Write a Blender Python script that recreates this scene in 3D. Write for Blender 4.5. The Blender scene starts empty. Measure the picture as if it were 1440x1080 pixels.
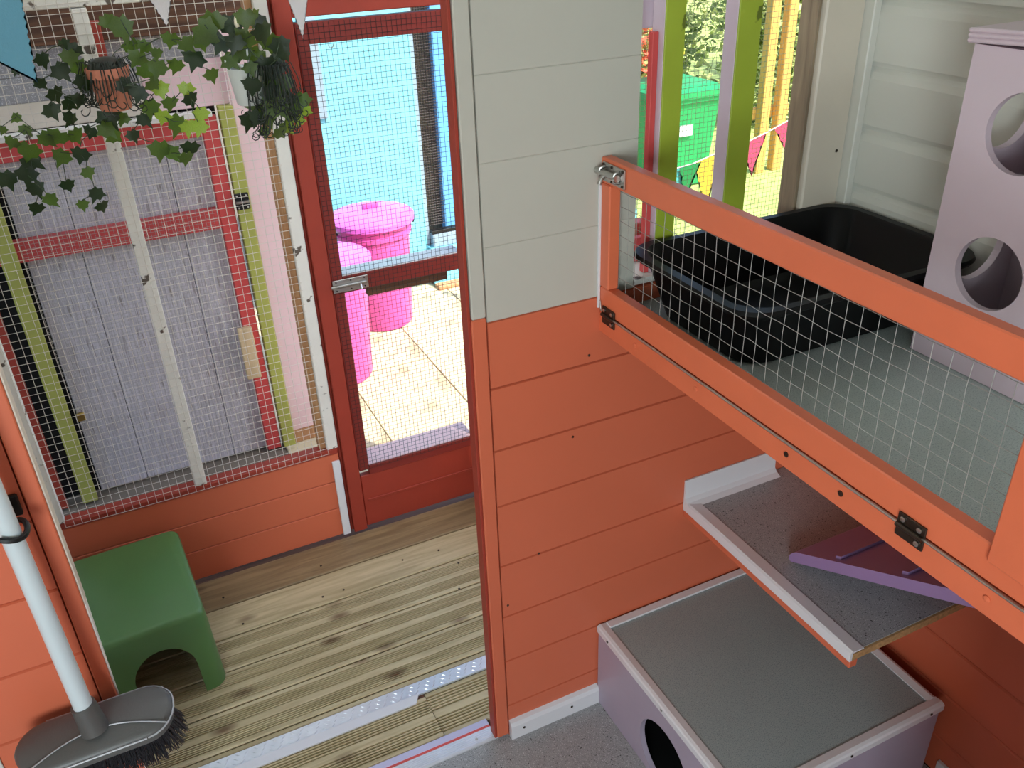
import bpy, bmesh, math, random
from mathutils import Vector, Matrix
random.seed(11)
S = bpy.context.scene
COL = S.collection

# ------------------------------------------------------------ camera, sky, sun, area light, exposure
R = [[0.8988126, -0.4369425, -0.0348878], [-0.2429405, -0.4303258, -0.8693674], [0.3648504, 0.7898740, -0.4929333]]
cd = bpy.data.cameras.new('camera'); cam = bpy.data.objects.new('camera', cd); COL.objects.link(cam)
cd.sensor_width = 36.0; cd.lens = 1227.63 * 36 / 1440; cd.clip_start = 0.02
cam.matrix_world = Matrix(((R[0][0], -R[1][0], -R[2][0], 0), (R[0][1], -R[1][1], -R[2][1], 0), (R[0][2], -R[1][2], -R[2][2], 1.7), (0, 0, 0, 1)))
S.camera = cam
S.view_settings.view_transform = 'Standard'; S.view_settings.look = 'None'
S.view_settings.gamma = 1; S.view_settings.use_curve_mapping = False
S.view_settings.exposure = 0.0
w = bpy.data.worlds.new('world'); S.world = w; w.use_nodes = True
nt = w.node_tree; bg = nt.nodes['Background']
sky = nt.nodes.new('ShaderNodeTexSky'); sky.sky_type = 'NISHITA'; sky.sun_disc = False
sky.sun_elevation = math.radians(50); sky.sun_rotation = math.radians(150); sky.air_density = 1.0; sky.dust_density = 2.0
nt.links.new(sky.outputs[0], bg.inputs[0]); bg.inputs[1].default_value = 0.42
sl = bpy.data.lights.new('sun', 'SUN'); sl.energy = 7.0; sl.angle = math.radians(1.0); sl.color = (1, .95, .86)
so = bpy.data.objects.new('sun', sl); COL.objects.link(so)
so.rotation_euler = Vector((.30, -.55, .78)).to_track_quat('Z', 'Y').to_euler()
al = bpy.data.lights.new('window_daylight', 'AREA'); al.shape = 'RECTANGLE'; al.size = .9; al.size_y = .9; al.energy = 54; al.color = (.84, .97, 1.0)
ao = bpy.data.objects.new('window_daylight', al); COL.objects.link(ao)
ao.location = (-.96, -1.42, 1.40); ao.rotation_euler = Vector((-.9, -1, .10)).to_track_quat('Z', 'Y').to_euler()

# ------------------------------------------------------------ helpers
def lin(r, g, b):
    f = lambda c: (c / 255 / 12.92) if c / 255 <= .04045 else ((c / 255 + .055) / 1.055) ** 2.4
    return (f(r), f(g), f(b), 1)
MATS = {}
def mat(name, rgb, rough=.55, metal=0.0, var=.06, vscale=8, bump=.0, bscale=60, speck=None, stretch=None, trans=None, spec=.5, dirt=None):
    if name in MATS: return MATS[name]
    m = bpy.data.materials.new(name); m.use_nodes = True; t = m.node_tree; N = t.nodes; L = t.links
    b = N['Principled BSDF']; b.inputs['Roughness'].default_value = rough; b.inputs['Metallic'].default_value = metal
    b.inputs['Specular IOR Level'].default_value = spec
    tc = N.new('ShaderNodeTexCoord'); mp = N.new('ShaderNodeMapping'); L.new(tc.outputs['Object'], mp.inputs[0])
    if stretch: mp.inputs['Scale'].default_value = stretch
    n = N.new('ShaderNodeTexNoise'); n.inputs['Scale'].default_value = vscale; n.inputs['Detail'].default_value = 5; L.new(mp.outputs[0], n.inputs['Vector'])
    r = N.new('ShaderNodeValToRGB'); c = lin(*rgb)
    r.color_ramp.elements[0].position = .3; r.color_ramp.elements[1].position = .7
    r.color_ramp.elements[0].color = tuple(v * (1 - var) for v in c[:3]) + (1,); r.color_ramp.elements[1].color = tuple(min(1, v * (1 + var)) for v in c[:3]) + (1,)
    L.new(n.outputs[0], r.inputs[0]); out = r.outputs[0]
    def mix(out, col, thr, width, sc, detail=2, vec=None):
        n2 = N.new('ShaderNodeTexNoise'); n2.inputs['Scale'].default_value = sc; n2.inputs['Detail'].default_value = detail
        L.new((vec or tc.outputs['Object']), n2.inputs['Vector'])
        mr = N.new('ShaderNodeMapRange'); mr.inputs['From Min'].default_value = thr; mr.inputs['From Max'].default_value = thr + width; L.new(n2.outputs[0], mr.inputs[0])
        mx = N.new('ShaderNodeMix'); mx.data_type = 'RGBA'; mx.inputs['B'].default_value = lin(*col); L.new(mr.outputs[0], mx.inputs['Factor']); L.new(out, mx.inputs['A'])
        return mx.outputs['Result']
    for s in (speck or []): out = mix(out, *s)
    if dirt: out = mix(out, *dirt, vec=mp.outputs[0])
    L.new(out, b.inputs['Base Color'])
    if bump:
        n3 = N.new('ShaderNodeTexNoise'); n3.inputs['Scale'].default_value = bscale; n3.inputs['Detail'].default_value = 3; L.new(mp.outputs[0], n3.inputs['Vector'])
        bp = N.new('ShaderNodeBump'); bp.inputs['Strength'].default_value = bump; bp.inputs['Distance'].default_value = .002; L.new(n3.outputs[0], bp.inputs['Height']); L.new(bp.outputs[0], b.inputs['Normal'])
    if trans:
        tr = N.new('ShaderNodeBsdfTranslucent'); tr.inputs[0].default_value = lin(*trans); ms = N.new('ShaderNodeMixShader'); ms.inputs[0].default_value = .35
        L.new(b.outputs[0], ms.inputs[1]); L.new(tr.outputs[0], ms.inputs[2]); L.new(ms.outputs[0], N['Material Output'].inputs[0])
    MATS[name] = m; return m

def wood(name, c1, c2, knot, axis='x', scale=1.0, rough=.65):
    """grain along one axis, with knots"""
    m = bpy.data.materials.new(name); m.use_nodes = True; t = m.node_tree; N = t.nodes; L = t.links
    b = N['Principled BSDF']; b.inputs['Roughness'].default_value = rough
    tc = N.new('ShaderNodeTexCoord'); oi = N.new('ShaderNodeObjectInfo')
    add = N.new('ShaderNodeVectorMath'); add.operation = 'ADD'
    cx = N.new('ShaderNodeCombineXYZ'); ml = N.new('ShaderNodeMath'); ml.operation = 'MULTIPLY'; ml.inputs[1].default_value = 37
    L.new(oi.outputs['Random'], ml.inputs[0]); L.new(ml.outputs[0], cx.inputs[0]); L.new(ml.outputs[0], cx.inputs[2])
    L.new(tc.outputs['Object'], add.inputs[0]); L.new(cx.outputs[0], add.inputs[1])
    mp = N.new('ShaderNodeMapping'); L.new(add.outputs[0], mp.inputs[0])
    mp.inputs['Scale'].default_value = (2 * scale, 26 * scale, 26 * scale) if axis == 'x' else ((26, 26, 2) if axis == 'z' else (26, 2, 26))
    n = N.new('ShaderNodeTexNoise'); n.inputs['Scale'].default_value = 2.2; n.inputs['Detail'].default_value = 6; n.inputs['Distortion'].default_value = .8; L.new(mp.outputs[0], n.inputs['Vector'])
    r = N.new('ShaderNodeValToRGB'); r.color_ramp.elements[0].position = .35; r.color_ramp.elements[1].position = .68
    r.color_ramp.elements[0].color = lin(*c1); r.color_ramp.elements[1].color = lin(*c2); L.new(n.outputs[0], r.inputs[0])
    mp2 = N.new('ShaderNodeMapping'); mp2.inputs['Scale'].default_value = (5, 11, 11) if axis == 'x' else (11, 11, 5); L.new(add.outputs[0], mp2.inputs[0])
    v = N.new('ShaderNodeTexVoronoi'); v.inputs['Scale'].default_value = 1.0; L.new(mp2.outputs[0], v.inputs['Vector'])
    mr = N.new('ShaderNodeMapRange'); mr.inputs['From Min'].default_value = .20; mr.inputs['From Max'].default_value = .04; L.new(v.outputs['Distance'], mr.inputs[0])
    mx = N.new('ShaderNodeMix'); mx.data_type = 'RGBA'; mx.inputs['B'].default_value = lin(*knot); L.new(mr.outputs[0], mx.inputs['Factor']); L.new(r.outputs[0], mx.inputs['A'])
    L.new(mx.outputs['Result'], b.inputs['Base Color'])
    bp = N.new('ShaderNodeBump'); bp.inputs['Strength'].default_value = .3; bp.inputs['Distance'].default_value = .001; L.new(n.outputs[0], bp.inputs['Height']); L.new(bp.outputs[0], b.inputs['Normal'])
    MATS[name] = m; return m

def wl(o):
    v = Vector((0, 0, 0))
    while o: v = v + o.location; o = o.parent
    return v
def mesh_obj(name, bm, m, parent=None, loc=None, smooth=False):
    """world-space bmesh -> one object, origin at its centre (or loc)"""
    me = bpy.data.meshes.new(name)
    if loc is None:
        xs = [v.co for v in bm.verts]
        loc = Vector(((min(v.x for v in xs) + max(v.x for v in xs)) / 2, (min(v.y for v in xs) + max(v.y for v in xs)) / 2, min(v.z for v in xs)))
    loc = Vector(loc)
    bmesh.ops.translate(bm, verts=bm.verts, vec=-loc)
    bmesh.ops.recalc_face_normals(bm, faces=bm.faces)
    if smooth:
        for f in bm.faces: f.smooth = True
    bm.to_mesh(me); bm.free()
    if smooth:
        try: me.set_sharp_from_angle(angle=math.radians(40))
        except Exception: pass
    for mm in (m if isinstance(m, (list, tuple)) else [m]): me.materials.append(mm)
    o = bpy.data.objects.new(name, me); COL.objects.link(o)
    o.parent = parent; o.location = loc - (wl(parent) if parent else Vector((0, 0, 0)))
    return o
def tag(o, label=None, cat=None, group=None, kind=None):
    if label: o['label'] = label
    if cat: o['category'] = cat
    if group: o['group'] = group
    if kind: o['kind'] = kind
    return o
def empty(name, loc, label=None, cat=None, group=None, kind=None):
    o = bpy.data.objects.new(name, None); COL.objects.link(o); o.location = loc; o.empty_display_size = .05
    return tag(o, label, cat, group, kind)
def abox(bm, x0, x1, y0, y1, z0, z1, bev=0.0, seg=1):
    g = bmesh.ops.create_cube(bm, size=1)['verts']
    for v in g: v.co = Vector((x0 + (v.co.x + .5) * (x1 - x0), y0 + (v.co.y + .5) * (y1 - y0), z0 + (v.co.z + .5) * (z1 - z0)))
    if bev:
        es = list({e for v in g for e in v.link_edges}); bmesh.ops.bevel(bm, geom=es, offset=bev, segments=seg, affect='EDGES', profile=.5)
    return bm
def box(name, x0, x1, y0, y1, z0, z1, m, parent=None, bev=.0015, **k):
    return mesh_obj(name, abox(bmesh.new(), x0, x1, y0, y1, z0, z1, bev), m, parent, **k)
def tube(bm, pts, rad, n=8, cap=True):
    pts = [Vector(p) for p in pts]; rings = []; up = None
    for i, p in enumerate(pts):
        d = (pts[min(i + 1, len(pts) - 1)] - pts[max(i - 1, 0)]).normalized()
        if up is None: up = Vector((0, 0, 1)) if abs(d.z) < .9 else Vector((1, 0, 0))
        u = d.cross(up).normalized(); v = d.cross(u).normalized(); up = -v if False else up
        r = rad[i] if isinstance(rad, (list, tuple)) else rad
        rings.append([bm.verts.new(p + u * (r * math.cos(a)) + v * (r * math.sin(a))) for a in [2 * math.pi * j / n for j in range(n)]])
    for a, b in zip(rings, rings[1:]):
        for j in range(n): bm.faces.new((a[j], a[(j + 1) % n], b[(j + 1) % n], b[j]))
    if cap: bm.faces.new(rings[0][::-1]); bm.faces.new(rings[-1])
    return bm
def lathe(bm, prof, c, n=32):
    rings = []
    for r, z in prof: rings.append([bm.verts.new((c[0] + r * math.cos(2 * math.pi * j / n), c[1] + r * math.sin(2 * math.pi * j / n), c[2] + z)) for j in range(n)])
    for a, b in zip(rings, rings[1:]):
        for j in range(n): bm.faces.new((a[j], a[(j + 1) % n], b[(j + 1) % n], b[j]))
    return bm
def prism(bm, pts, ext):
    """polygon (list of 3-D points) extruded by vector ext"""
    a = [bm.verts.new(p) for p in pts]; e = Vector(ext); b = [bm.verts.new(Vector(p) + e) for p in pts]
    n = len(a); bm.faces.new(a); bm.faces.new(b[::-1])
    for i in range(n): bm.faces.new((a[i], b[i], b[(i + 1) % n], a[(i + 1) % n]))
    return bm
def ax(kind, c, u, v):
    """point on a plane: kind 'x' (u=y, v=z), 'y' (u=x, v=z), 'z' (u=x, v=y)"""
    return Vector((c, u, v)) if kind == 'x' else (Vector((u, c, v)) if kind == 'y' else Vector((u, v, c)))
def holed(bm, kind, c0, c1, u0, u1, v0, v1, holes, n=40):
    """panel with round through-holes (cu, cv, r), one hole per horizontal band"""
    holes = sorted(holes, key=lambda h: h[1]); bands = []; lo = v0
    for i, h in enumerate(holes):
        hi = v1 if i == len(holes) - 1 else (h[1] + h[2] + holes[i + 1][1] - holes[i + 1][2]) / 2
        bands.append((lo, hi, h)); lo = hi
    for lo, hi, (cu, cv, r) in bands:
        inner = []; outer = []
        for j in range(n):
            a = 2 * math.pi * (j + .5) / n; ca, sa = math.cos(a), math.sin(a); inner.append((cu + r * ca, cv + r * sa))
            t = min(((u1 - cu) / ca if ca > 0 else (u0 - cu) / ca) if abs(ca) > 1e-9 else 1e9, ((hi - cv) / sa if sa > 0 else (lo - cv) / sa) if abs(sa) > 1e-9 else 1e9)
            outer.append((cu + t * ca, cv + t * sa))
        corners = [(u1, hi), (u0, hi), (u0, lo), (u1, lo)]
        I0 = [bm.verts.new(ax(kind, c0, *p)) for p in inner]; I1 = [bm.verts.new(ax(kind, c1, *p)) for p in inner]
        O0 = [bm.verts.new(ax(kind, c0, *p)) for p in outer]; O1 = [bm.verts.new(ax(kind, c1, *p)) for p in outer]
        for j in range(n):
            k = (j + 1) % n; A, B = outer[j], outer[k]
            extra = None
            for q in corners:
                if abs(A[0] - q[0]) < 1e-7 and abs(B[1] - q[1]) < 1e-7 and abs(A[1] - q[1]) > 1e-7 and abs(B[0] - q[0]) > 1e-7: extra = q
                if abs(B[0] - q[0]) < 1e-7 and abs(A[1] - q[1]) < 1e-7 and abs(B[1] - q[1]) > 1e-7 and abs(A[0] - q[0]) > 1e-7: extra = q
            if extra:
                e0 = bm.verts.new(ax(kind, c0, *extra)); e1 = bm.verts.new(ax(kind, c1, *extra))
                bm.faces.new((I0[j], O0[j], e0, O0[k], I0[k])); bm.faces.new((I1[j], O1[j], e1, O1[k], I1[k]))
                bm.faces.new((O0[j], e0, e1, O1[j])); bm.faces.new((e0, O0[k], O1[k], e1))
            else:
                bm.faces.new((I0[j], O0[j], O0[k], I0[k])); bm.faces.new((I1[j], O1[j], O1[k], I1[k])); bm.faces.new((O0[j], O0[k], O1[k], O1[j]))
            bm.faces.new((I0[j], I0[k], I1[k], I1[j]))
    bmesh.ops.remove_doubles(bm, verts=bm.verts, dist=1e-5)
    return bm
def wires(name, kind, c, u0, u1, v0, v1, pitch, r, m, parent, wob=.0006, seg=.12, label=None, warp=None, pv=None):
    """welded wire mesh on a plane, real wires"""
    bm = bmesh.new(); rnd = random.Random(5)
    def line(fix, along_u, lo, hi):
        n = max(1, int((hi - lo) / seg)); pts = []
        for i in range(n + 1):
            s = lo + (hi - lo) * i / n; jit = rnd.uniform(-wob, wob); dep = rnd.uniform(-wob, wob)
            if warp: dep += warp(*((s, fix) if along_u else (fix, s)))
            pts.append(ax(kind, c + dep, *((s, fix + jit) if along_u else (fix + jit, s))))
        tube(bm, pts, r, 4)
    u = u0
    while u <= u1 + 1e-6: line(u, False, v0, v1); u += pitch
    v = v0
    while v <= v1 + 1e-6: line(v, True, u0, u1); v += (pv or pitch)
    o = mesh_obj(name, bm, m, parent); o['kind'] = 'stuff'
    if label: o['label'] = label
    return o
def screw(parent, p, nrm, r=.0035, m=None, name='screw'):
    bm = bmesh.new(); p = Vector(p); nrm = Vector(nrm).normalized()
    tube(bm, [p - nrm * .0002, p + nrm * .0010, p + nrm * .0018], [r, r, r * .55], 12)
    return mesh_obj(name, bm, m or MATS['steel'], parent, smooth=True)

# ------------------------------------------------------------ materials
ORANGE = mat('orange_paint', (210, 108, 76), .45, bump=.12, bscale=30, var=.04, vscale=4)
ORANGE_G = mat('orange_gloss', (220, 112, 76), .38, bump=.2, bscale=60, var=.04, vscale=12)
RED = mat('red_frame_paint', (156, 56, 40), .5, bump=.3, bscale=50, var=.08)
WHITE = mat('white_paint', (214, 213, 204), .5, bump=.2, bscale=40, var=.03, vscale=4)
WHITE_DIM = mat('dimmed_white_paint', (190, 187, 176), .5, bump=.2, bscale=40, var=.03, vscale=4)  # darker copy of the white, the partition's dimmer light put into its colour
CREAM = mat('cream_paint', (214, 204, 188), .5, bump=.25, bscale=50, var=.04, vscale=6)
OLDWHITE = mat('worn_white_paint', (226, 222, 214), .65, bump=.5, bscale=70, var=.07, dirt=((96, 84, 74), .63, .03, 26, 4))
PLASTIC = mat('white_plastic_trim', (222, 222, 226), .3, var=.02)
LILAC_L = mat('light_lilac_paint', (214, 194, 204), .42, bump=.25, bscale=55, var=.04, vscale=6)
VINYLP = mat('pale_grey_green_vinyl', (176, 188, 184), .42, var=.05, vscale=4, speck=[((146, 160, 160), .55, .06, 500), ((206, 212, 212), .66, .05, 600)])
LILAC = mat('lilac_paint', (170, 158, 176), .42, bump=.25, bscale=55, var=.04, vscale=6)
LILAC_D = mat('deep_lilac_paint', (150, 122, 168), .45, bump=.25, bscale=55, var=.05)
LIME = mat('lime_paint', (158, 176, 52), .5, bump=.35, bscale=45, var=.08, dirt=((96, 110, 28), .66, .03, 20, 3))
LIME2 = mat('dull_lime_paint', (168, 170, 84), .55, bump=.35, bscale=45, var=.08)
LAV = mat('lavender_paint', (206, 188, 200), .5, bump=.2, var=.04)
PINKW = mat('pale_pink_paint', (232, 200, 202), .55, bump=.2, var=.04, vscale=5)
ROSE = mat('rose_red_paint', (204, 76, 74), .5, bump=.3, var=.08)
RAWWOOD = wood('raw_batten_wood', (124, 108, 88), (160, 142, 116), (80, 62, 46), 'z')
BROWNWOOD = wood('dark_brown_wood', (78, 50, 34), (112, 76, 52), (50, 30, 20), 'x')
TANWOOD = wood('tan_wood', (170, 122, 82), (196, 150, 106), (120, 80, 50), 'z')
PALEPATCH = wood('pale_plank_wood', (190, 166, 128), (214, 190, 150), (140, 104, 70), 'z')
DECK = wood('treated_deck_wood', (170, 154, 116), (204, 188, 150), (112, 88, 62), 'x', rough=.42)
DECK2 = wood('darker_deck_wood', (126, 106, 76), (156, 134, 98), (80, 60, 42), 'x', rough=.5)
VINYL = mat('speckled_grey_vinyl', (152, 153, 154), .42, var=.05, vscale=30, speck=[((205, 205, 210), .62, .03, 520), ((70, 70, 74), .63, .03, 430), ((22, 22, 26), .685, .015, 210)])
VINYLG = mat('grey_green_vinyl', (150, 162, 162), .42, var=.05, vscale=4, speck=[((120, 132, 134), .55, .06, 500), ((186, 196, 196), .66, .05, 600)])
CHIP = mat('raw_chipboard_edge', (170, 132, 88), .8, var=.25, vscale=140, bump=.6, bscale=160)
BLACKP = mat('black_tray_plastic', (7, 7, 8), .42, var=.05, bump=.04, bscale=30, spec=.22)
GREYP = mat('charcoal_broom_plastic', (86, 86, 84), .42, var=.04, bump=.15, bscale=300)
BRIST = mat('dark_bristle', (52, 52, 56), .5, var=.1)
HANDLE = mat('white_coated_handle', (206, 218, 222), .28, var=.03)
GREENP = mat('green_moulded_plastic', (84, 124, 70), .38, var=.05, bump=.1, bscale=120)
STEEL = mat('steel', (190, 188, 184), .28, 1.0, var=.08, vscale=40); MATS['steel'] = STEEL
DARKSTEEL = mat('dark_hinge_steel', (74, 64, 56), .4, .85, var=.2, vscale=60)
ALU = mat('aluminium', (226, 232, 240), .28, .45, var=.05, vscale=40)
GALV = mat('galvanised_wire', (156, 154, 150), .38, .35, var=.1, vscale=90)
WHITEWIRE = mat('pale_wire', (214, 206, 196), .5, .1, var=.08, vscale=60)
DARKWIRE = mat('dark_wire', (42, 34, 34), .5, .3, var=.1, vscale=60)
GREENWIRE = mat('outer_pale_green_wire', (150, 160, 120), .5, .1, var=.1)
REDSTRIPE = mat('red_plastic_strip', (214, 84, 78), .5, var=.08)
TERRA = mat('terracotta', (196, 122, 96), .7, var=.08, bump=.3)
POTW = mat('white_glazed_pot', (206, 208, 204), .35, var=.03)
LEAF = mat('ivy_leaf', (64, 80, 42), .45, var=.3, vscale=25, trans=(120, 160, 40))
LEAFD = mat('dark_ivy_leaf', (38, 50, 32), .45, var=.25, vscale=25, trans=(50, 80, 30))
LEAFY = mat('yellow_green_leaf', (128, 156, 58), .45, var=.3, vscale=25, trans=(190, 210, 60))
STEM = mat('ivy_stem', (52, 66, 40), .6, var=.1)
CURL = mat('curly_dark_sprig', (30, 38, 28), .6, var=.15)
FLAGB = mat('blue_flag_cloth', (110, 164, 182), .85, var=.03, bump=.3, bscale=500, trans=(104, 166, 190))
FLAGW = mat('white_flag_cloth', (226, 222, 222), .85, var=.03, bump=.3, bscale=500, trans=(226, 222, 222))
CORD = mat('cotton_cord', (220, 214, 200), .8, var=.05)
STONE = mat('pale_paving', (206, 192, 158), .8, var=.09, vscale=3, bump=.4, bscale=40, dirt=((176, 160, 128), .58, .1, 9, 6))
GROUND = mat('grout_ground', (120, 110, 96), .9, var=.1, bump=.4)
GRASS = mat('lawn_green', (170, 186, 104), .9, var=.35, vscale=14, bump=.6)
BLUE = mat('turquoise_shed_paint', (118, 198, 214), .55, var=.04, bump=.2)
BLUE_D = mat('blue_shed_paint', (96, 164, 214), .55, var=.05, bump=.2)
GREYBLUE = mat('grey_blue_panel', (134, 156, 168), .5, var=.05)
PINKP = mat('pink_bin_plastic', (214, 84, 160), .35, var=.04)
PINKL = mat('lilac_pink_lid_plastic', (230, 110, 214), .32, var=.04)
GREYBOARD = mat('weathered_grey_board', (204, 200, 206), .7, var=.2, vscale=9, stretch=(14, 14, 1.2), bump=.5, bscale=18, dirt=((150, 142, 140), .6, .1, 12, 6))
BEIGE = mat('beige_board', (214, 202, 186), .6, var=.08, bump=.3)
SPECKLE = mat('speckled_grey_sheet', (150, 148, 150), .6, var=.12, vscale=60, speck=[((200, 198, 202), .58, .08, 260)])
BINGREEN = mat('green_bin_plastic', (34, 150, 88), .4, var=.06)
YELLOW = mat('yellow_plastic', (226, 206, 80), .5, var=.06)
TIMBER = mat('orange_timber', (206, 160, 84), .7, var=.12, vscale=20, stretch=(8, 8, 1))
HEDGE = mat('hedge_leaf', (206, 212, 140), .6, var=.4, vscale=6, trans=(170, 190, 70))
HEDGED = mat('dark_hedge_leaf', (130, 146, 92), .6, var=.4, vscale=6, trans=(100, 130, 40))
FRUIT = mat('orange_red_flower', (226, 96, 60), .6, var=.2)
TEAL = mat('teal_flag_cloth', (90, 190, 186), .85, trans=(90, 190, 186))
GREENF = mat('green_flag_cloth', (40, 150, 80), .85, trans=(40, 150, 80))
YELLF = mat('yellow_flag_cloth', (222, 196, 70), .85, trans=(222, 196, 70))
PINKF = mat('pink_flag_cloth', (214, 84, 120), .85, trans=(214, 84, 120))
OPAL = bpy.data.materials.new('opal_roof_sheet'); OPAL.use_nodes = True
_t = OPAL.node_tree; _b = _t.nodes['Principled BSDF']; _b.inputs['Base Color'].default_value = (.75, .75, .72, 1)
_tr = _t.nodes.new('ShaderNodeBsdfTranslucent'); _tr.inputs[0].default_value = (.9, .92, .9, 1); _m = _t.nodes.new('ShaderNodeMixShader'); _m.inputs[0].default_value = .75
_t.links.new(_b.outputs[0], _m.inputs[1]); _t.links.new(_tr.outputs[0], _m.inputs[2]); _t.links.new(_m.outputs[0], _t.nodes['Material Output'].inputs[0])
BRASS = mat('brass', (180, 150, 80), .35, .9, var=.1)
BLACKM = mat('black_metal', (20, 20, 20), .5, .3, var=.1)
CEIL = mat('ceiling_board', (196, 194, 186), .7, var=.05)

# ============================================================ SETTING
YW = 1.245          # inner face of the partition
# --- floor of the inner room
fl = empty('floor', (0, 0, 0), kind='structure')
box('vinyl_sheet', -1.3, 1.31, -1.3, 1.253, -.03, 0, VINYL, fl, bev=0)
# --- porch deck: reeded boards, each a part
dk = empty('floor_deck', (0.3, 1.7, 0), kind='structure')
def deck_board(y0, y1, reeded, m, x0=-.33, x1=.90, dz=0.0):
    bm = bmesh.new(); W = y1 - y0; t = .028; prof = [(0, -t), (0, -.003), (.003, 0)]
    if reeded:
        g = []; edge = .012; mid = .018; nG = 6; span = (W - 2 * edge - mid) / 2; p = span / nG
        for side in (0, 1):
            s0 = edge if side == 0 else edge + span + mid
            for k in range(nG):
                a = s0 + k * p; g += [(a + p * .20, 0), (a + p * .32, -.006), (a + p * .68, -.006), (a + p * .80, 0)]
        prof += g
    prof += [(W - .003, 0), (W, -.003), (W, -t)]
    prism(bm, [(x0, y0 + a, b + dz) for a, b in prof], (x1 - x0, 0, 0))
    return mesh_obj('deck_board', bm, m, dk)
ys = [1.511, 1.630, 1.750, 1.869, 1.992, 2.125]
for i in range(5):
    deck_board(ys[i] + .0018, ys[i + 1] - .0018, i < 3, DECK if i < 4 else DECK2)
deck_board(1.3115, 1.441, True, DECK, -.33, .398, .004); deck_board(1.3115, 1.4515, True, DECK, .400, .90, 0)
# smooth strips either side of the plate
deck_board(1.4925, 1.5095, False, DECK)
box('joist', -.33, .90, 1.253, 2.2, -.08, -.030, BROWNWOOD, dk, bev=0)
box('joist', -.33, .399, 1.442, 1.492, -.0295, -.003, BROWNWOOD, dk, bev=0)
for x, y in ((.30, 2.03), (.33, 1.9), (.52, 1.94), (.63, 1.93), (.66, 1.85), (.05, 1.9), (.02, 2.03), (.62, 1.75), (.27, 1.90), (.07, 1.34)):
    screw(dk, (x, y, .0005), (0, 0, 1), .0032, DARKSTEEL)
# --- diamond plate strip, white strip, threshold strips
pl = empty('trim_1', (.3, 1.468, 0), kind='structure'); pl['label'] = 'bright diamond plate aluminium strip laid across the deck'
box('plate', -.19, .80, 1.4525, 1.4905, -.002, .0035, ALU, pl, bev=0)
bm = bmesh.new()
x = -.18; k = 0
while x < .79:
    for j in range(3):
        cx_, cy_ = x + j * .006, 1.461 + j * .0105; a = math.radians(55 if k % 2 else 125); dx, dy = math.cos(a) * .010, math.sin(a) * .0055; nx, ny = -math.sin(a) * .0016, math.cos(a) * .0016
        b = [bm.verts.new((cx_ - dx, cy_ - dy, .0036)), bm.verts.new((cx_ + nx, cy_ + ny, .0036)), bm.verts.new((cx_ + dx, cy_ + dy, .0036)), bm.verts.new((cx_ - nx, cy_ - ny, .0036))]
        t = bm.verts.new((cx_, cy_, .0054))
        for q in range(4): bm.faces.new((b[q], b[(q + 1) % 4], t))
    x += .021; k += 1
tread = mesh_obj('raised_tread', bm, ALU, pl); tread['kind'] = 'stuff'
prism(bm := bmesh.new(), [(-.25, 1.4270, .003), (.372, 1.4270, .003), (.388, 1.4520, .003), (-.25, 1.4520, .003)], (0, 0, .004))
o = mesh_obj('trim_2', bm, PLASTIC); tag(o, kind='structure')
th = empty('trim_3', (.16, 1.28, 0), kind='structure'); th['label'] = 'ribbed aluminium door threshold with a thin red stripe'
box('lavender_strip', -.19, .503, 1.2935, 1.311, -.004, .006, mat('pale_lavender_strip', (196, 194, 224), .35), th, bev=.001)
box('red_strip', -.19, .503, 1.2865, 1.2935, -.004, .0045, REDSTRIPE, th, bev=0)
prof = [(1.2525, -.001), (1.2525, .003), (1.256, .0055)]
for k in range(6): a = 1.2575 + k * .0047; prof += [(a, .0055), (a + .0008, .0042), (a + .0020, .0042), (a + .0028, .0055)]
prof += [(1.2862, .0055), (1.2862, -.001)]
bm = bmesh.new(); prism(bm, [(-.19, a, b) for a, b in prof], (.70, 0, 0)); mesh_obj('ribbed_bar', bm, ALU, th)
for xx in (.46, .20, -.05): screw(th, (xx, 1.268, .0056), (0, 0, 1), .003)
# --- partition wall right of the doorway
joints = [.0, .100, .239, .369, .508, .659, .788, .922, 1.055, 1.189, 1.328, 1.461, 1.595, 1.73, 1.865, 2.0, 2.15]
wb = empty('wall_back', (.9, YW, 0), kind='structure')
for a, b in zip(joints, joints[1:]):
    x1 = 1.31 if b <= 1.06 else .827
    bm = bmesh.new(); g = .0009 if b <= 1.06 else .0001
    dp = .004 if b <= 1.06 else .0010
    prism(bm, [(.5335, YW + dp, a + g), (.5335, YW, a + g + .0015), (.5335, YW, b - g - .0015), (.5335, YW + dp, b - g), (.5335, YW + .018, b - g), (.5335, YW + .018, a + g)], (x1 - .5335, 0, 0))
    mesh_obj('cladding_board', bm, ORANGE if b <= 1.06 else WHITE_DIM, wb)
box('backing', .534, .826, YW + .0182, YW + .024, 0, 2.15, OLDWHITE, wb, bev=0)
box('backing', .8262, 1.35, YW + .0182, YW + .024, -.05, 1.058, ORANGE, wb, bev=0)
for xx, zz in ((.70, .79), (.62, .53), (.735, .96), (.545, .42)): screw(wb, (xx, YW - .0004, zz - .02), (0, -1, 0), .0025, DARKSTEEL, 'nail')
# window opening: lining above the back wall
# door jamb board: orange below the dado, white above
jb = empty('trim_4', (.515, YW, 0), kind='structure')
box('jamb_board', .503, .5305, YW - .003, YW + .024, 0.012, 1.066, ORANGE, jb, bev=.002)
box('jamb_board', .5045, .5305, YW - .003, YW + .024, 1.0665, 2.15, WHITE_DIM, jb, bev=.002)['label'] = 'white upper jamb board'
box('reveal_lining', .497, .5028, YW + .000, YW + .026, .012, 2.15, RED, jb, bev=.001)
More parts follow.
